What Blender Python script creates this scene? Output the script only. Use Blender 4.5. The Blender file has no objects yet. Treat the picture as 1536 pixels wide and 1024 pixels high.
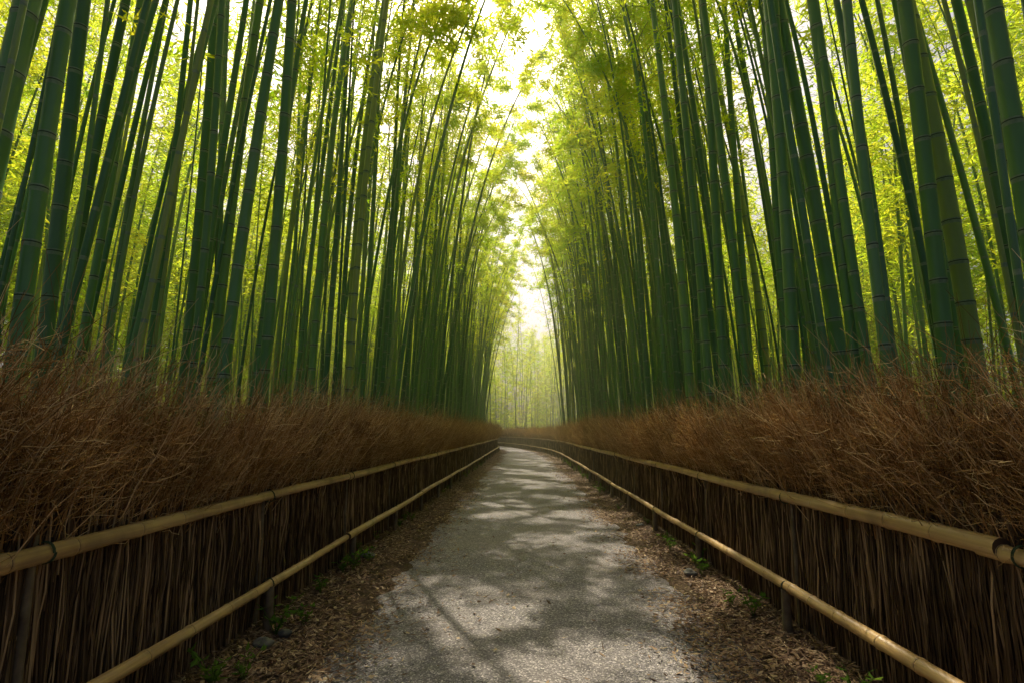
import bpy, math, numpy as np, random
from mathutils import Vector, Matrix
random.seed(7); R=np.random.default_rng(7)
sc=bpy.context.scene
col=sc.collection

# ---------------------------------------------------------------- layout
def xL(y):
    y=np.asarray(y,float); return -1.97-0.010*np.clip(y-40,0,None)**2*(1/(1+np.clip(y-40,0,None)*0.01))
def xR(y):
    y=np.asarray(y,float); d=np.clip(y-27,0,None); return 1.97-0.0042*d**2

# ---------------------------------------------------------------- helpers
class MB:
    def __init__(s): s.v=[];s.f=[];s.m=[];s.sm=[];s.n=0
    def add(s,v,f,m=0,smooth=False):
        v=np.asarray(v,np.float32).reshape(-1,3); f=np.asarray(f,np.int32).reshape(-1,4)
        s.v.append(v); s.f.append(f+s.n); s.n+=len(v)
        s.m.append(np.broadcast_to(np.asarray(m,np.int32),(len(f),)).copy()); s.sm.append(np.broadcast_to(np.asarray(smooth,bool),(len(f),)).copy())
    def raw(s): return np.concatenate(s.v),np.concatenate(s.f),np.concatenate(s.m),np.concatenate(s.sm)
    def mesh(s,name,mats):
        v,f,m,sm=s.raw()
        me=bpy.data.meshes.new(name); me.vertices.add(len(v)); me.vertices.foreach_set('co',v.ravel())
        me.loops.add(len(f)*4); me.loops.foreach_set('vertex_index',f.ravel().astype(np.int32))
        me.polygons.add(len(f)); me.polygons.foreach_set('loop_start',np.arange(0,len(f)*4,4,dtype=np.int32))
        me.polygons.foreach_set('loop_total',np.full(len(f),4,np.int32))
        me.polygons.foreach_set('material_index',m); me.polygons.foreach_set('use_smooth',sm)
        for x in mats: me.materials.append(x)
        me.update(calc_edges=True); return me

def tubes(P,Rad,sides=3):
    P=np.asarray(P,float); N,K,_=P.shape; Rad=np.asarray(Rad,float)
    T=np.gradient(P,axis=1); T/=np.linalg.norm(T,axis=2,keepdims=True)+1e-9
    ref=np.zeros((N,1,3)); t0=P[:,-1]-P[:,0]; t0/=np.linalg.norm(t0,axis=1,keepdims=True)+1e-9
    ref[:,0]=np.where(np.abs(t0[:,2:3])>0.8,[1,0.13,0],[0,0.1,1])
    U=np.cross(T,np.broadcast_to(ref,P.shape)); U/=np.linalg.norm(U,axis=2,keepdims=True)+1e-9
    W=np.cross(T,U)
    a=np.arange(sides)/sides*2*math.pi
    V=P[:,:,None]+Rad[:,:,None,None]*(np.cos(a)[None,None,:,None]*U[:,:,None]+np.sin(a)[None,None,:,None]*W[:,:,None])
    n=np.arange(N)[:,None,None]*K*sides; k=np.arange(K-1)[None,:,None]*sides; j=np.arange(sides)[None,None,:]; j2=(j+1)%sides
    F=np.stack([n+k+j,n+k+j2,n+k+sides+j2,n+k+sides+j],-1)
    return V.reshape(-1,3),F.reshape(-1,4)

def kites(P,D,S,L,Wd,fold=0.0):
    L=L[:,None];Wd=Wd[:,None]
    a=P; b=P+D*L*0.4+S*Wd*0.5; c=P+D*L; d=P+D*L*0.4-S*Wd*0.5
    if fold: 
        nrm=np.cross(D,S); c=c+nrm*L*fold
    V=np.stack([a,b,c,d],1).reshape(-1,3)
    F=np.arange(len(P)*4).reshape(-1,4); return V,F
def unit(a): return a/(np.linalg.norm(a,axis=-1,keepdims=True)+1e-9)

def obj(name,me,parent=None,loc=(0,0,0),rot=(0,0,0),scale=(1,1,1)):
    o=bpy.data.objects.new(name,me); col.objects.link(o); o.location=loc;o.rotation_euler=rot;o.scale=scale
    if parent: o.parent=parent
    return o

# ---------------------------------------------------------------- materials
def mat(name):
    m=bpy.data.materials.new(name); m.use_nodes=True; nt=m.node_tree
    for n in list(nt.nodes): nt.nodes.remove(n)
    out=nt.nodes.new('ShaderNodeOutputMaterial'); return m,nt,out
def N(nt,t,**k):
    n=nt.nodes.new(t)
    for a,b in k.items(): setattr(n,a,b)
    return n
def ramp(nt,src,stops):
    r=N(nt,'ShaderNodeValToRGB'); e=r.color_ramp.elements
    while len(e)<len(stops): e.new(0.5)
    for i,(p,c) in enumerate(stops): e[i].position=p; e[i].color=(*c,1)
    nt.links.new(src,r.inputs[0]); return r.outputs[0]
def noise(nt,scale,detail=4,vec=None,rough=0.55):
    n=N(nt,'ShaderNodeTexNoise'); n.inputs['Scale'].default_value=scale; n.inputs['Detail'].default_value=detail; n.inputs['Roughness'].default_value=rough
    if vec is None:
        g=N(nt,'ShaderNodeNewGeometry'); vec=g.outputs['Position']
    nt.links.new(vec,n.inputs['Vector']); return n.outputs['Fac']
def mixc(nt,f,a,b,mode='MIX'):
    m=N(nt,'ShaderNodeMix',data_type='RGBA',blend_type=mode)
    for s,v in ((m.inputs[0],f),(m.inputs[6],a),(m.inputs[7],b)):
        if isinstance(v,bpy.types.NodeSocket): nt.links.new(v,s)
        elif isinstance(v,(int,float)): s.default_value=v
        else: s.default_value=(*v,1)
    return m.outputs[2]
def add_(nt,op,a,b):
    m=N(nt,'ShaderNodeMath',operation=op)
    for s,v in ((m.inputs[0],a),(m.inputs[1],b)):
        if isinstance(v,bpy.types.NodeSocket): nt.links.new(v,s)
        else: s.default_value=v
    return m.outputs[0]
def principled(nt,out,colr,rough=0.6,bump=None,bstr=0.3,bdist=0.01,spec=0.5):
    p=N(nt,'ShaderNodeBsdfPrincipled'); 
    if isinstance(colr,bpy.types.NodeSocket): nt.links.new(colr,p.inputs['Base Color'])
    else: p.inputs['Base Color'].default_value=(*colr,1)
    p.inputs['Roughness'].default_value=rough; p.inputs['Specular IOR Level'].default_value=spec
    if bump is not None:
        b=N(nt,'ShaderNodeBump'); b.inputs['Strength'].default_value=bstr;b.inputs['Distance'].default_value=bdist
        nt.links.new(bump,b.inputs['Height']); nt.links.new(b.outputs[0],p.inputs['Normal'])
    nt.links.new(p.outputs[0],out.inputs[0]); return p
def diffuse(nt,out,c):
    d=N(nt,'ShaderNodeBsdfDiffuse'); nt.links.new(c,d.inputs[0]); nt.links.new(d.outputs[0],out.inputs[0])

def mk_leaf(name,dif,tra,w=0.6):
    m,nt,out=mat(name)
    g=N(nt,'ShaderNodeNewGeometry')
    r=add_(nt,'ADD',add_(nt,'SUBTRACT',add_(nt,'MULTIPLY',noise(nt,0.35,1),1.6),0.50),add_(nt,'MULTIPLY',g.outputs['Random Per Island'],0.5))
    cd=ramp(nt,r,[(0,dif[0]),(1,dif[1])]); ct=ramp(nt,r,[(0,tra[0]),(1,tra[1])])
    d=N(nt,'ShaderNodeBsdfDiffuse'); t=N(nt,'ShaderNodeBsdfTranslucent'); mx=N(nt,'ShaderNodeMixShader'); mx.inputs[0].default_value=w
    nt.links.new(cd,d.inputs[0]); nt.links.new(ct,t.inputs[0]); nt.links.new(d.outputs[0],mx.inputs[1]); nt.links.new(t.outputs[0],mx.inputs[2])
    nt.links.new(mx.outputs[0],out.inputs[0]); return m
M_leaf=mk_leaf('bamboo_leaf',[(0.14,0.27,0.02),(0.36,0.39,0.02)],[(0.54,0.86,0.03),(1.0,0.93,0.06)],0.70)
M_weed=mk_leaf('weed_leaf',[(0.06,0.14,0.02),(0.12,0.22,0.035)],[(0.15,0.32,0.03),(0.3,0.42,0.05)],0.4)

def mk_culm():
    m,nt,out=mat('bamboo_culm')
    g=N(nt,'ShaderNodeNewGeometry'); mp=N(nt,'ShaderNodeMapping'); mp.inputs['Scale'].default_value=(14,14,0.9); nt.links.new(g.outputs[0],mp.inputs[0])
    n1=noise(nt,1.0,4,mp.outputs[0]); n2=noise(nt,0.7,3)
    base=ramp(nt,g.outputs['Random Per Island'],[(0,(0.032,0.12,0.046)),(0.4,(0.065,0.20,0.065)),(0.75,(0.14,0.31,0.075)),(1,(0.34,0.40,0.09))])
    c=mixc(nt,add_(nt,'MULTIPLY',n1,0.4),base,(0.11,0.25,0.09))
    c=mixc(nt,ramp(nt,n2,[(0.5,(0,0,0)),(0.75,(0.5,0.5,0.5))]),c,(0.20,0.32,0.16))
    principled(nt,out,c,0.33,n1,0.15,0.004,0.5); return m
M_culm=mk_culm()
m,nt,out=mat('bamboo_node_ring'); principled(nt,out,ramp(nt,noise(nt,30),[(0.3,(0.13,0.22,0.12)),(0.7,(0.26,0.34,0.22))]),0.7); M_ring=m
m,nt,out=mat('bamboo_node_groove'); principled(nt,out,(0.03,0.06,0.025),0.8); M_groove=m
m,nt,out=mat('bamboo_twig'); principled(nt,out,(0.13,0.2,0.06),0.6); M_twig=m

def mk_brush(name,a,b,c,p1=0.55):
    m,nt,out=mat(name); g=N(nt,'ShaderNodeNewGeometry')
    cc=ramp(nt,g.outputs['Random Per Island'],[(0,a),(p1,b),(1,c)])
    n=noise(nt,2.3,3); cc=mixc(nt,ramp(nt,n,[(0.35,(0.5,0.5,0.5)),(0.6,(0,0,0))]),cc,a)
    diffuse(nt,out,cc); return m
M_stick=mk_brush('brushwood_stick',(0.05,0.033,0.018),(0.19,0.12,0.06),(0.55,0.37,0.19),0.6)
M_brush=mk_brush('brushwood_twig',(0.13,0.064,0.02),(0.62,0.36,0.13),(1.0,0.78,0.42),0.6)
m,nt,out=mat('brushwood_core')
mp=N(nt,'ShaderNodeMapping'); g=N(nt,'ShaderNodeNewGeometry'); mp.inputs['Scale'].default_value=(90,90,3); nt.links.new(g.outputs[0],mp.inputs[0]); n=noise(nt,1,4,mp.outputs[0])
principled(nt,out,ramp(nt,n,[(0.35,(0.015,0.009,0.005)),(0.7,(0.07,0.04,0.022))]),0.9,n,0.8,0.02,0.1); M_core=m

def mk_pole():
    m,nt,out=mat('dried_bamboo_pole'); 
    mp=N(nt,'ShaderNodeMapping'); g=N(nt,'ShaderNodeNewGeometry'); mp.inputs['Scale'].default_value=(40,1.2,40); nt.links.new(g.outputs[0],mp.inputs[0])
    n=noise(nt,1,5,mp.outputs[0]); n2=noise(nt,3.0,5)
    c=ramp(nt,n,[(0.3,(0.42,0.25,0.09)),(0.55,(0.66,0.44,0.18)),(0.8,(0.80,0.60,0.31))])
    c=mixc(nt,ramp(nt,n2,[(0.5,(0,0,0)),(0.72,(0.7,0.7,0.7))]),c,(0.22,0.135,0.07))
    principled(nt,out,c,0.42,n,0.2,0.003,0.5); return m
M_pole=mk_pole()
m,nt,out=mat('pole_node'); principled(nt,out,(0.10,0.06,0.03),0.7); M_pnode=m
m,nt,out=mat('post_wood'); principled(nt,out,ramp(nt,noise(nt,12),[(0.3,(0.08,0.055,0.03)),(0.7,(0.22,0.17,0.10))]),0.8); M_post=m

def mk_path():
    m,nt,out=mat('worn_asphalt')
    g=N(nt,'ShaderNodeNewGeometry')
    v=N(nt,'ShaderNodeTexVoronoi'); v.inputs['Scale'].default_value=120; nt.links.new(g.outputs[0],v.inputs['Vector'])
    sep=N(nt,'ShaderNodeSeparateColor'); nt.links.new(v.outputs['Color'],sep.inputs[0])
    c=ramp(nt,sep.outputs[0],[(0,(0.075,0.07,0.072)),(0.45,(0.20,0.183,0.182)),(0.85,(0.33,0.30,0.295)),(1,(0.78,0.71,0.67))])
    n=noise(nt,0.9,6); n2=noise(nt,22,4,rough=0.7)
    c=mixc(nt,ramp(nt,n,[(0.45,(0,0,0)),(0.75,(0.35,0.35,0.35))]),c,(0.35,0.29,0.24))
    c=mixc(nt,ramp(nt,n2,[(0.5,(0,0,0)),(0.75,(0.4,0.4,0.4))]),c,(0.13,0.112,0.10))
    h=add_(nt,'ADD',add_(nt,'MULTIPLY',v.outputs['Distance'],-1.0),add_(nt,'MULTIPLY',n2,0.4))
    principled(nt,out,c,0.8,h,0.6,0.006,0.35); return m
M_path=mk_path()
m,nt,out=mat('forest_soil')
n=noise(nt,3,8,rough=0.7); n2=noise(nt,38,6,rough=0.7)
c=ramp(nt,n2,[(0.3,(0.055,0.036,0.022)),(0.5,(0.13,0.085,0.052)),(0.7,(0.28,0.20,0.13))])
c=mixc(nt,ramp(nt,n,[(0.45,(0,0,0)),(0.7,(0.7,0.7,0.7))]),c,(0.09,0.08,0.04))
principled(nt,out,c,0.95,n2,1.0,0.03,0.1); M_soil=m
m,nt,out=mat('dry_leaf'); g=N(nt,'ShaderNodeNewGeometry')
principled(nt,out,ramp(nt,g.outputs['Random Per Island'],[(0,(0.08,0.046,0.026)),(0.4,(0.22,0.125,0.065)),(0.75,(0.38,0.245,0.13)),(1,(0.60,0.45,0.26))]),0.7,spec=0.3); M_dry=m
m,nt,out=mat('stone_grey'); n=noise(nt,14,6); principled(nt,out,ramp(nt,n,[(0.3,(0.07,0.07,0.06)),(0.7,(0.22,0.21,0.18))]),0.85,n,0.6,0.02); M_stone=m

# ---------------------------------------------------------------- ground
def vnoise(x,y,s,seed=0):
    r=np.random.default_rng(seed).random((64,64)); x=x*s;y=y*s
    xi=np.floor(x).astype(int);yi=np.floor(y).astype(int);fx=x-xi;fy=y-yi;fx=fx*fx*(3-2*fx);fy=fy*fy*(3-2*fy)
    g=lambda a,b:r[a%64,b%64]
    return (g(xi,yi)*(1-fx)+g(xi+1,yi)*fx)*(1-fy)+(g(xi,yi+1)*(1-fx)+g(xi+1,yi+1)*fx)*fy
xs=np.concatenate([[-400,-150,-60,-30,-15],np.arange(-8,8.01,0.12),[15,30,60,150,400]])
ys=np.concatenate([[-300,-80,-20],np.arange(-6,80,0.25),[100,150,400,900]])
X,Y=np.meshgrid(xs,ys)
def verge(X,Y):
    c=(xL(Y)+xR(Y))/2; hw=(xR(Y)-xL(Y))/2; d=np.abs(X-c)/hw
    t=np.clip((d-0.72)/0.28,0,1); t=t*t*(3-2*t)
    return t*(0.035+0.05*vnoise(X,Y,1.7,3)+0.02*vnoise(X,Y,6,4))
Z=verge(X,Y)
idx=np.arange(X.size).reshape(X.shape)
F=np.stack([idx[:-1,:-1],idx[:-1,1:],idx[1:,1:],idx[1:,:-1]],-1)
b=MB(); b.add(np.stack([X,Y,Z],-1),F,0,True); obj('ground',b.mesh('ground',[M_soil]))
ys=np.arange(-5,66,0.05); U=np.linspace(-1,1,25)
c=(xL(ys)+xR(ys))/2-0.02
def ed(o,s): return o+0.16*(vnoise(ys,ys*0,0.8,s)-.5)+0.12*(vnoise(ys,ys*0,3.1,s+1)-.5)+0.09*(vnoise(ys,ys*0,9,s+2)-.5)+0.05*(vnoise(ys,ys*0,19,s+3)-.5)
hwL=ed(1.33,5);hwR=ed(1.46,9)
UU,YY=np.meshgrid(U,ys); XX=c[:,None]+np.where(UU<0,UU*hwL[:,None],UU*hwR[:,None])
ZZ=0.006+0.014*(1-UU**2)
ZZ=np.where(np.abs(UU)>0.99,-0.01,ZZ)
idx=np.arange(XX.size).reshape(XX.shape); F=np.stack([idx[:-1,:-1],idx[:-1,1:],idx[1:,1:],idx[1:,:-1]],-1)
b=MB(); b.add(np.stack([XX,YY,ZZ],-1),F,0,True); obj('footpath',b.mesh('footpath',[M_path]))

# ---------------------------------------------------------------- leaf litter
n=170000
yy=1.0+ (R.random(n)**1.9)*46
side=np.where(R.random(n)<0.5,-1,1)
md=R.random(n)
dd=np.where(md<0.45,0.96-np.abs(R.normal(0,0.2,n)),np.where(md<0.95,R.normal(0.70,0.10,n),R.random(n))); dd=np.clip(dd,-1,1.05)
clump=vnoise(side*dd*2,yy,1.6,11); keep=(dd>0.78)|(R.random(n)<clump**1.5*1.0)
yy,side,dd=yy[keep],side[keep],dd[keep]; n=len(yy)
cc=(xL(yy)+xR(yy))/2; hw=(xR(yy)-xL(yy))/2; xx=cc+side*dd*hw
zz=np.maximum(verge(xx,yy),0.02)+R.random(n)*0.016+0.003
a=R.random(n)*2*math.pi; D=unit(np.stack([np.cos(a),np.sin(a),R.normal(0,0.2,n)],-1)); S=unit(np.stack([-np.sin(a),np.cos(a),R.normal(0,0.35,n)],-1))
big=R.random(n)<0.25
L=np.where(big,R.uniform(0.03,0.06,n),R.uniform(0.025,0.085,n)); Wd=np.where(big,R.uniform(0.018,0.032,n),R.uniform(0.007,0.014,n))
V,F=kites(np.stack([xx,yy,zz],-1),D,S,L,Wd,0.12)
b=MB(); b.add(V,F); obj('leaf_litter',b.mesh('leaf_litter',[M_dry]))

# ---------------------------------------------------------------- brushwood fence panels
PL=2.0
def panel(seed):
    r=np.random.default_rng(seed); b=MB()
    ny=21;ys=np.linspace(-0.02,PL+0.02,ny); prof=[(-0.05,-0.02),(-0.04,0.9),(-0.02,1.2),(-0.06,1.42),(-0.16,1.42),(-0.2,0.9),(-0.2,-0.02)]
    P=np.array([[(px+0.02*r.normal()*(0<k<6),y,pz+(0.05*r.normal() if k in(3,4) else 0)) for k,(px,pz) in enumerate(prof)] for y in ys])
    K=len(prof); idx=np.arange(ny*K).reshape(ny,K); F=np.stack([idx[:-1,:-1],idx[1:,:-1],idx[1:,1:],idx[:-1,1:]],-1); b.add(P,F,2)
    n=1150; y=r.random(n)*PL; x=r.uniform(-0.04,0.03,n); h=r.uniform(0.92,1.25,n); t=np.linspace(0,1,4)
    P=np.zeros((n,4,3)); P[:,:,0]=x[:,None]+r.normal(0,0.014,(n,4)); P[:,:,1]=y[:,None]+np.cumsum(r.normal(0,0.018,(n,4)),1)+r.normal(0,0.04,n)[:,None]*t; P[:,:,2]=-0.03+h[:,None]*t
    rad=r.uniform(0.0025,0.0065,n)[:,None]*np.ones(4); V,F=tubes(P,rad,4); b.add(V,F,0)
    n=1100; K=6; t=np.linspace(0,1,K); y=r.random(n)*PL
    dens=0.08*np.sin(y*5+seed)+0.06*np.sin(y*11+seed*2)
    x=r.uniform(-0.12,0.02,n); hgt=r.uniform(0.46,0.90,n)+dens*0.8; out_=r.normal(0.13,0.12,n)+dens*0.6; al=r.normal(0.04,0.22,n)
    P=np.zeros((n,K,3)); P[:,:,0]=x[:,None]+out_[:,None]*t**1.3+np.cumsum(r.normal(0,0.010,(n,K)),1)
    P[:,:,1]=y[:,None]+al[:,None]*t+np.cumsum(r.normal(0,0.018,(n,K)),1); P[:,:,2]=0.82+r.uniform(-.06,.1,n)[:,None]+hgt[:,None]*t
    rad=r.uniform(0.0018,0.0042,n)[:,None]*(1-0.72*t); V,F=tubes(P,rad,3); b.add(V,F,1)
    ns=8; i=np.repeat(np.arange(n),ns); tt=r.uniform(0.25,0.97,len(i)); kf=tt*(K-1); k0=kf.astype(int); f=(kf-k0)[:,None]
    A=P[i,k0]*(1-f)+P[i,np.minimum(k0+1,K-1)]*f
    d=unit(np.stack([r.normal(0.28,0.55,len(i)),r.normal(0.0,0.7,len(i)),r.uniform(0.0,1.0,len(i))],-1)); l=r.uniform(0.06,0.22,len(i))*(1.15-0.5*tt)
    K2=4;t2=np.linspace(0,1,K2); Q=A[:,None]+d[:,None]*(l[:,None]*t2)[:,:,None]+np.cumsum(r.normal(0,0.013,(len(i),K2,3)),1)*np.array([0,1,1,1])[None,:,None]
    rad=r.uniform(0.0010,0.0021,len(i))[:,None]*(1-0.6*t2); V,F=tubes(Q,rad,3); b.add(V,F,1)
    n=150; y=r.random(n)*PL; P=np.zeros((n,5,3)); t=np.linspace(0,1,5)
    P[:,:,0]=-0.02+r.normal(0.12,0.18,n)[:,None]*t; P[:,:,1]=y[:,None]+r.normal(0.0,0.28,n)[:,None]*t**1.5+np.cumsum(r.normal(0,.022,(n,5)),1); P[:,:,2]=1.15+r.uniform(0.45,0.92,n)[:,None]*t
    V,F=tubes(P,(r.uniform(0.0013,0.0024,n)[:,None]*(1-.6*t)),3); b.add(V,F,1)
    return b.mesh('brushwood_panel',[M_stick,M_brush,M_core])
panels=[panel(s) for s in (1,2,3,4)]

def pole_mesh(name,pts_fn,length,r0,seed):
    r=np.random.default_rng(seed); b=MB(); s=-3.0
    while s<length:
        Lp=r.uniform(4.2,5.6); e=min(s+Lp,length); rr=r0*r.uniform(0.92,1.06); q=[];rad=[];mt=[]
        p=s-0.12; nxt=s+r.uniform(0.1,0.3); off=r.normal(0,0.006,2)
        taper=lambda x: rr*(1.05-0.16*(x-s)/Lp)
        q.append(p);rad.append(taper(p))
        while nxt<e-0.05:
            R0=taper(nxt)
            for ds,k in((-0.03,1.0),(-0.012,1.05),(-0.003,1.11),(0.0,1.03),(0.004,1.03),(0.007,1.12),(0.018,1.04),(0.035,1.0)): q.append(nxt+ds);rad.append(R0*k)
            mt+= [0]*(len(q)-1-len(mt)); 
            for kk in (-5,-4): mt[len(q)-1+kk]=1
            nxt+=r.uniform(0.27,0.42)
        q.append(e);rad.append(taper(e)); mt+=[0]*(len(q)-1-len(mt))
        P=np.array([pts_fn(v) for v in q]); P[:,0]+=off[0]; P[:,2]+=off[1]+0.006*np.sin(np.array(q)*1.3+seed)
        sides=14; V,F=tubes(P[None],np.array(rad)[None],sides); b.add(V,F,np.repeat(mt,sides),True)
        for ii,RR in((0,rad[0]),(-1,rad[-1])):
            V2,F2=tubes(np.stack([P[ii],P[ii]+(P[1]-P[0])*1e-3])[None],np.array([[RR,0.001]]),sides); b.add(V2,F2,1)
        s=e
    return b.mesh(name,[M_pole,M_pnode])

def build_fence(side):
    fx=xL if side<0 else xR
    root=bpy.data.objects.new('brushwood_fence',None); col.objects.link(root)
    y=-3.0;i=0
    while y<64:
        x0=float(fx(y)); dy=PL
        for _ in range(3):
            x1=float(fx(y+dy)); dy=PL/math.hypot(1,(x1-x0)/dy)
        ang=math.atan2(-(x1-x0),dy)
        o=obj('brushwood_panel',panels[(i*3+(0 if side<0 else 1))%4],root)
        me_sc=(-1 if side>0 else 1)
        o.location=(x0,y,0.03); o.rotation_euler=(0,0,ang); o.scale=(me_sc,1,random.uniform(0.96,1.05)*(1.0 if side<0 else 0.97))
        y+=dy;i+=1
    inn=-side
    up=lambda s:(float(fx(s))+inn*0.075,s,0.95)
    lo=lambda s:(float(fx(s))+inn*0.155,s,0.36)
    obj('upper_rail',pole_mesh('upper_rail',up,62,0.037,3+side),root)
    obj('lower_rail',pole_mesh('lower_rail',lo,62,0.033,13+side),root)
    b=MB(); yy=0.2
    while yy<60:
        x=float(fx(yy))+inn*0.165
        P=np.array([[x,yy,-0.1],[x+random.uniform(-.01,.01),yy,0.15],[x,yy,0.345]]); V,F=tubes(P[None],np.array([[0.034,0.032,0.031]]),10); b.add(V,F,0,True)
        x=float(fx(yy))+inn*0.03; P=np.array([[x,yy+.1,-0.1],[x,yy+.1,0.5],[x,yy+.1,1.02]]); V,F=tubes(P[None],np.array([[0.02,0.02,0.018]]),8); b.add(V,F,0,True)
        for (cx,cy,cz),rr in ((up(yy+.1),0.042),(lo(yy),0.038)):
            a=np.linspace(0,4*math.pi,33); P=np.stack([cx+rr*np.cos(a),cy+a*0.0012,cz+rr*np.sin(a)],-1); V,F=tubes(P[None],np.full((1,33),0.0028),4); b.add(V,F,1)
        yy+=2.0
    obj('posts',b.mesh('posts',[M_post,M_groove]),root)
    return root
build_fence(-1); build_fence(1)

# ---------------------------------------------------------------- bamboo
def bamboo(seed,H,r0,zmin,nleaf,lean,curve,sides=12,blen=1.0,lsize=1.0,nb=2,simple=False,branch_keep=1.0,scat=0.13):
    r=np.random.default_rng(seed); b=MB()
    z=r.uniform(0.05,0.2);nodes=[]
    while z<H-0.3:
        nodes.append(z); t=z/H; z+= (0.22+0.24*math.sin(min(t*1.6+0.15,1)*math.pi/2)-0.12*max(0,t-0.6))*r.uniform(0.92,1.08)*(0.85+r0*3)
    q=[0.0];rad=[1.0];mt=[]
    prof=((-0.03,1.0,0),(0.0,1.05,1),(0.010,1.03,2),(0.022,1.0,1)) if not simple else ((-0.02,1.0,0),(0.012,1.0,1))
    for zn in nodes:
        for dz,k,mm in prof:
            q.append(zn+dz);rad.append(k);mt.append(mm)
    q.append(H);rad.append(1);mt.append(0)
    q=np.array(q);rad=np.array(rad); t=q/H
    R0=r0*(1-0.12*t-0.70*t**2.2)*rad; 
    ph=r.uniform(0,6.28); r_y=r.normal(0,0.4)
    def pos(z):
        t=z/H; return np.stack([lean*t+curve*np.clip(t,0,None)**3.2+0.05*np.sin(t*7+ph),0.08*np.sin(t*5+ph*2)+r_y*t**2,z-0.10*abs(curve)*t**4],-1)
    P=pos(q); V,F=tubes(P[None],R0[None],sides); b.add(V,F,np.repeat(mt,sides),True)
    nod=np.array([z for z in nodes if z>zmin]); 
    zz=np.repeat(nod,nb)
    if branch_keep<1: zz=zz[r.random(len(zz))<branch_keep]
    n=len(zz); base=pos(zz); az=r.random(n)*2*math.pi; tt=(zz-zmin)/(H-zmin)
    Lb=blen*r.uniform(0.7,1.5,n)*(0.75+0.9*np.sin(np.clip(tt*1.1+0.12,0,1)*math.pi)) ; el=r.uniform(0.25,0.95,n)
    K=5;t=np.linspace(0,1,K); hd=np.stack([np.cos(az),np.sin(az),0*az],-1)
    B=base[:,None]+hd[:,None]*(Lb*np.cos(el))[:,None,None]*t[None,:,None]; B[:,:,2]+=(Lb*np.sin(el))[:,None]*t-0.55*(Lb**1.3)[:,None]*t**2.4
    V,F=tubes(B,(0.006*(0.5+Lb*0.4))[:,None]*(1-0.8*t),3); b.add(V,F,3)
    nsp=max(1,round(nleaf/(n*5))); i=np.repeat(np.arange(n),nsp); ts=r.uniform(0.18,1.0,len(i)); kf=ts*(K-1);k0=np.minimum(kf.astype(int),K-2);f=(kf-k0)[:,None]
    A=B[i,k0]*(1-f)+B[i,k0+1]*f+r.normal(0,scat,(len(i),3))*blen
    i5=np.repeat(np.arange(len(A)),5); aa=r.random(len(i5))*2*math.pi
    D=unit(np.stack([np.cos(aa),np.sin(aa),r.normal(-0.35,0.45,len(i5))],-1)); S=unit(np.cross(D,unit(np.stack([r.normal(0,.5,len(i5)),r.normal(0,.5,len(i5)),np.ones(len(i5))],-1))))
    A5=A[i5]+r.normal(0,0.035*lsize,(len(i5),3)); L=r.uniform(0.10,0.19,len(i5))*lsize; V,F=kites(A5,D,S,L,L*r.uniform(0.16,0.24,len(i5)),-0.12); b.add(V,F,4)
    return b
BM=[M_culm,M_ring,M_groove,M_twig,M_leaf]
rr_=[0.046,0.054,0.060,0.042,0.050,0.066]
near=[bamboo(500+i,14+(i%3),[0.056,0.066,0.075,0.050,0.062,0.080][i%6],9.5,200,0.15+0.13*(i%4),0.4+0.3*(i%3),16,0.7) for i in range(8)]
near_me=[b.mesh('bamboo_plant',BM) for b in near]; near=[b.raw() for b in near]
frontR=[bamboo(100+i,15+(i%3),rr_[i%6],7.5+1.0*(i%4),800,0.10+0.12*(i%4),0.9+0.4*(i%3),9,1.0,1.35,nb=1,simple=(i%2==0)).raw() for i in range(8)]
frontL=[bamboo(150+i,15+(i%3),rr_[i%6],7.5+1.0*(i%4),600,0.05+0.12*(i%4),0.1+0.3*(i%3),9,0.66,1.3,nb=1,simple=(i%2==0)).raw() for i in range(8)]
slim=[bamboo(200+i,12.0+(i%4),[0.022,0.028,0.036][i%3],6.0+1.0*(i%3),420,0.15+0.2*(i%3),0.7+0.5*(i%3),6,0.7,1.2,nb=1,simple=True).raw() for i in range(6)]
arch=[bamboo(250+i,14.5+(i%3),[0.036,0.044,0.052][i%3],8.5+0.7*(i%3),1900,0.6+0.3*(i%3),1.6+0.6*(i%4),8,0.75,1.35,nb=2,simple=True,branch_keep=0.5,scat=0.10).raw() for i in range(7)]
mid=[bamboo(300+i,13+(i%4),[0.045,0.052,0.04][i%3],5.5+(i%3),1150,0.2+0.2*(i%3),1.0,6,1.1,1.8,simple=True).raw() for i in range(7)]
back=[bamboo(350+i,14.5+(i%4),0.045,4.5+(i%3),1500,0.2,1.0,5,1.2,2.3,simple=True).raw() for i in range(6)]
leafy=[bamboo(400+i,13+1.5*(i%3),0.035,0.8+0.8*(i%2),1800,0.1,0.8,5,1.3,2.8,simple=True).raw() for i in range(4)]

G={k:MB() for k in('near_stand','path_stand','inner_stand','outer_stand')}
cnt=0
def place(key,bm,x,y,side,s=1.0,spread=0.6,lean=0.0,me=None):
    global cnt; cnt+=1
    ang=(0 if side<0 else math.pi)+random.gauss(0,spread); zs=random.uniform(0.93,1.08); ln=lean if side<0 else -lean
    if me is not None:
        obj('bamboo_plant',me,None,(x,y,0),(0,ln,ang),(s,s,zs)); return
    v,f,m,sm=bm
    M=np.array(Matrix.Rotation(ang,3,'Z'))
    vv=(v*np.array([s,s,zs],np.float32))@M.T.astype(np.float32)
    vv[:,0]+=vv[:,2]*math.tan(ln)+x; vv[:,1]+=y
    G[key].add(vv,f,m,sm)
placed={}
def free(x,y,d):
    c=(int(x//1),int(y//1))
    for i in(-1,0,1):
        for j in(-1,0,1):
            for a,b_ in placed.get((c[0]+i,c[1]+j),()):
                if (a-x)**2+(b_-y)**2<d*d: return False
    placed.setdefault(c,[]).append((x,y)); return True
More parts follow.
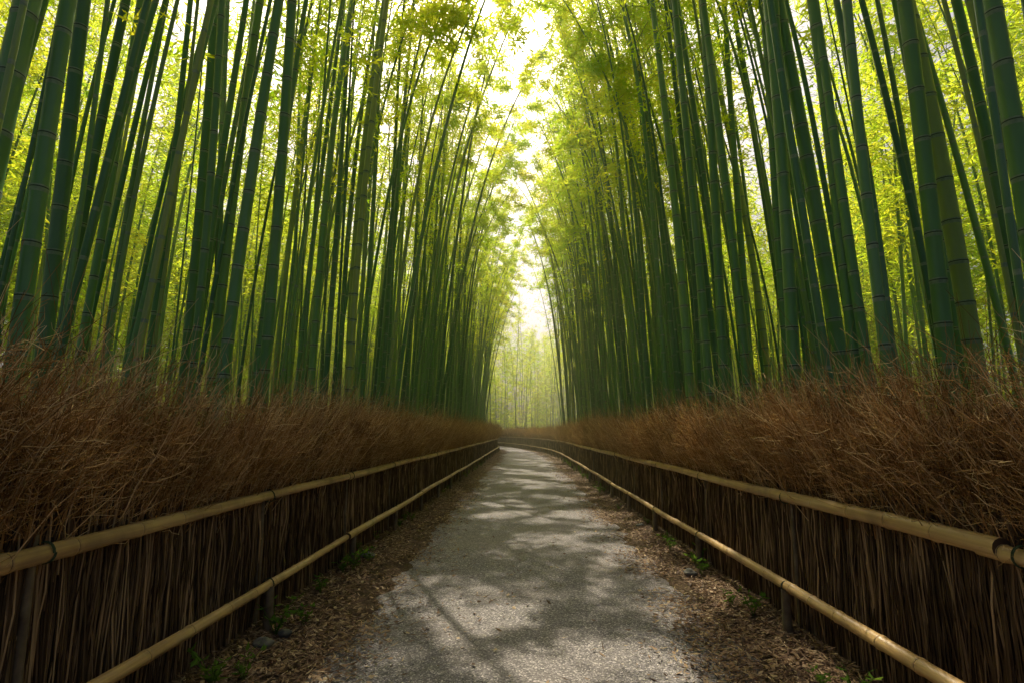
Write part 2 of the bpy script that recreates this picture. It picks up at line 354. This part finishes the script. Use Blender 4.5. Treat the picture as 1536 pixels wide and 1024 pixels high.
def clear(x,y): return y>33 and -3.2<x<4.0+ (y-33)*0.05
for side in(-1,1):
    fx=xL if side<0 else xR
    # clusters of culms arching over the path
    yc=11.0 if side<0 else 12.0
    while yc<(58 if side<0 else 36):
        for _ in range(3 if side<0 else 2):
            y=yc+random.gauss(0,0.3); x=float(fx(y))+side*random.uniform(0.6,1.6)
            if free(x,y,0.2): place('path_stand',random.choice(arch),x,y,side,s=random.uniform(0.9,1.1),spread=0.22,lean=random.gauss(0.012,0.012))
        yc+=random.uniform(3.7,4.7)
    k=0
    while k<(500 if side<0 else 380):
        y=random.uniform(1.2,62)if side<0 else random.uniform(1.2,37); d=(0.95 if side<0 else 0.65)+random.random()**1.3*3.3; x=float(fx(y))+side*d
        if side>0: x=max(x,2.4)
        k+=1
        if not free(x,y,0.27): continue
        slimq=random.random()<0.5
        lb=0.0 if side<0 else 0.020
        if y<11:
            i=random.randrange(8)
            top=(y<9 and d<2.0 and not slimq)
            place('near_stand',random.choice(slim) if slimq else near[i],x,y,side,s=random.uniform(0.75,1.12),spread=0.55,lean=random.gauss(0.010,0.014),me=near_me[i] if top else None)
        else: place('path_stand',random.choice(slim if slimq else (frontL if side<0 else frontR)),x,y,side,s=random.uniform(0.85,1.15),spread=0.5,lean=random.gauss(lb,0.012))
    for _ in range(250):
        y=random.uniform(2,70); d=random.uniform(3.8,12); x=float(fx(min(y,60)))+side*d
        if clear(x,y): continue
        if free(x,y,0.5): place('inner_stand',random.choice(mid if random.random()<0.65 else slim),x,y,side,s=random.uniform(0.85,1.2),spread=1.2)
    for _ in range(250):
        y=random.uniform(5,80); d=random.uniform(12,23); x=side*(2+d)
        if free(x,y,0.6): place('outer_stand',random.choice(back),x,y,side,s=random.uniform(0.9,1.3),spread=3)
    for _ in range(105):
        y=random.uniform(8,90); d=random.uniform(24,34); x=side*d
        place('outer_stand',random.choice(leafy),x,y,side,s=random.uniform(1,1.5),spread=3)
for _ in range(110):
    y=random.uniform(56,78); x=random.uniform(-12,14)
    if free(x,y,0.6): place('outer_stand',random.choice(mid if random.random()<0.6 else slim),x,y,random.choice((-1,1)),s=random.uniform(0.85,1.1),spread=3)
for _ in range(95):
    place('outer_stand',random.choice(leafy),random.uniform(-30,30),random.uniform(77,92),1,s=random.uniform(1.0,1.4),spread=3)
grove=bpy.data.objects.new('bamboo_grove',None); col.objects.link(grove)
for k,b in G.items():
    o=obj(k,b.mesh(k,BM),grove); print(k,len(o.data.polygons))
print('plants',cnt)

# ---------------------------------------------------------------- weeds and stones
def weed(seed):
    r=np.random.default_rng(seed); b=MB(); n=8
    a=r.random(n)*6.28; l=r.uniform(0.05,0.15,n); K=4;t=np.linspace(0,1,K)
    P=np.zeros((n,K,3)); P[:,:,0]=(np.cos(a)*l*.6)[:,None]*t; P[:,:,1]=(np.sin(a)*l*.6)[:,None]*t; P[:,:,2]=l[:,None]*np.sin(t*1.5)
    V,F=tubes(P,np.full((n,K),0.0016),3); b.add(V,F,0)
    i=np.repeat(np.arange(n),5); k=r.integers(1,K,len(i)); A=P[i,k]; aa=r.random(len(i))*6.28
    D=unit(np.stack([np.cos(aa),np.sin(aa),r.normal(0.1,.3,len(i))],-1)); S=unit(np.cross(D,unit(np.stack([r.normal(0,.3,len(i)),r.normal(0,.3,len(i)),np.ones(len(i))],-1))))
    L=r.uniform(0.025,0.055,len(i)); V,F=kites(A,D,S,L,L*0.5,-0.15); b.add(V,F,0)
    return b.mesh('weed_plant',[M_weed])
weeds=[weed(s) for s in range(5)]
spots=[(-1.72,4.15,1.6),(-1.62,4.4,1.1),(-1.75,5.1,1.2),(-1.70,3.3,1.4),(-1.6,3.45,1.0),(1.70,3.2,1.2),(1.62,3.4,0.9),(1.72,4.6,1.3),(1.66,4.9,1.0),(1.7,7.0,1.2),(-1.7,6.4,1.2)]
for k in range(55):
    side=random.choice((-1,1)); y=5.5+random.random()*22; fx=xL if side<0 else xR
    spots.append((float(fx(y))-side*random.uniform(0.02,0.28),y,random.uniform(0.6,1.4)))
for k,(x,y,s) in enumerate(spots):
    obj('weed_plant',weeds[k%5],None,(x,y,float(verge(np.array(x),np.array(y)))),(0,0,random.random()*6),[s]*3)
import bmesh
for (x,y,s) in((-1.72,3.95,0.07),(-1.66,4.15,0.05),(1.62,5.9,0.07),(-1.75,6.6,0.08),(1.75,3.2,0.05),(1.7,8.8,0.06)):
    bm=bmesh.new(); bmesh.ops.create_icosphere(bm,subdivisions=3,radius=s)
    for v in bm.verts:
        f=1+0.25*math.sin(v.co.x*40+x*9)*math.cos(v.co.y*35+y)+0.1*math.sin(v.co.z*90); v.co*=f; v.co.z*=0.6
    me=bpy.data.meshes.new('stone'); bm.to_mesh(me); bm.free(); me.materials.append(M_stone)
    for p in me.polygons: p.use_smooth=True
    obj('stone',me,None,(x,y,0.05))

# ---------------------------------------------------------------- mist in the grove
m,nt,out=mat('mist'); vs=N(nt,'ShaderNodeVolumeScatter'); vs.inputs['Color'].default_value=(1.0,0.98,0.58,1); vs.inputs['Density'].default_value=0.0055; vs.inputs['Anisotropy'].default_value=0.6  # yellow scatter colour paints in leaf-filtered grove light; mist itself would be white
nt.links.new(vs.outputs[0],out.inputs['Volume'])
x0,x1,y0,y1,z0,z1=-38,38,7,100,0.12,19
V=[(x0,y0,z0),(x1,y0,z0),(x1,y1,z0),(x0,y1,z0),(x0,y0,z1),(x1,y0,z1),(x1,y1,z1),(x0,y1,z1)]
b=MB(); b.add(V,[(0,3,2,1),(4,5,6,7),(0,1,5,4),(1,2,6,5),(2,3,7,6),(3,0,4,7)]); obj('mist',b.mesh('mist',[m]))

# ---------------------------------------------------------------- light
SUN_EL=50; SUN_AZ=-9
w=bpy.data.worlds.new('World'); sc.world=w; w.use_nodes=True; nt=w.node_tree
bg=nt.nodes.get('Background') or nt.nodes.new('ShaderNodeBackground')
sky=nt.nodes.new('ShaderNodeTexSky'); sky.sky_type='NISHITA'; sky.sun_disc=False; sky.sun_elevation=math.radians(SUN_EL); sky.sun_rotation=math.radians(SUN_AZ); sky.dust_density=8.0; sky.air_density=0.7; sky.ozone_density=0.2
nt.links.new(sky.outputs[0],bg.inputs[0]); bg.inputs[1].default_value=0.125
sun=bpy.data.lights.new('sun','SUN'); sun.energy=5; sun.angle=math.radians(0.45); sun.color=(1,0.89,0.66)
so=bpy.data.objects.new('sun',sun); col.objects.link(so)
d=Vector((math.sin(math.radians(SUN_AZ))*math.cos(math.radians(SUN_EL)),math.cos(math.radians(SUN_AZ))*math.cos(math.radians(SUN_EL)),math.sin(math.radians(SUN_EL))))
so.rotation_euler=d.to_track_quat('Z','Y').to_euler()

cam=bpy.data.cameras.new('camera'); cam.sensor_width=36; cam.lens=20; cam.clip_end=2000; cam.clip_start=0.05
co=bpy.data.objects.new('camera',cam); col.objects.link(co); co.location=(0,0,1.42); co.rotation_euler=(math.radians(90+9.0),0,math.radians(1.25)); sc.camera=co
sc.view_settings.view_transform='Standard'; sc.view_settings.look='None'; sc.view_settings.exposure=0
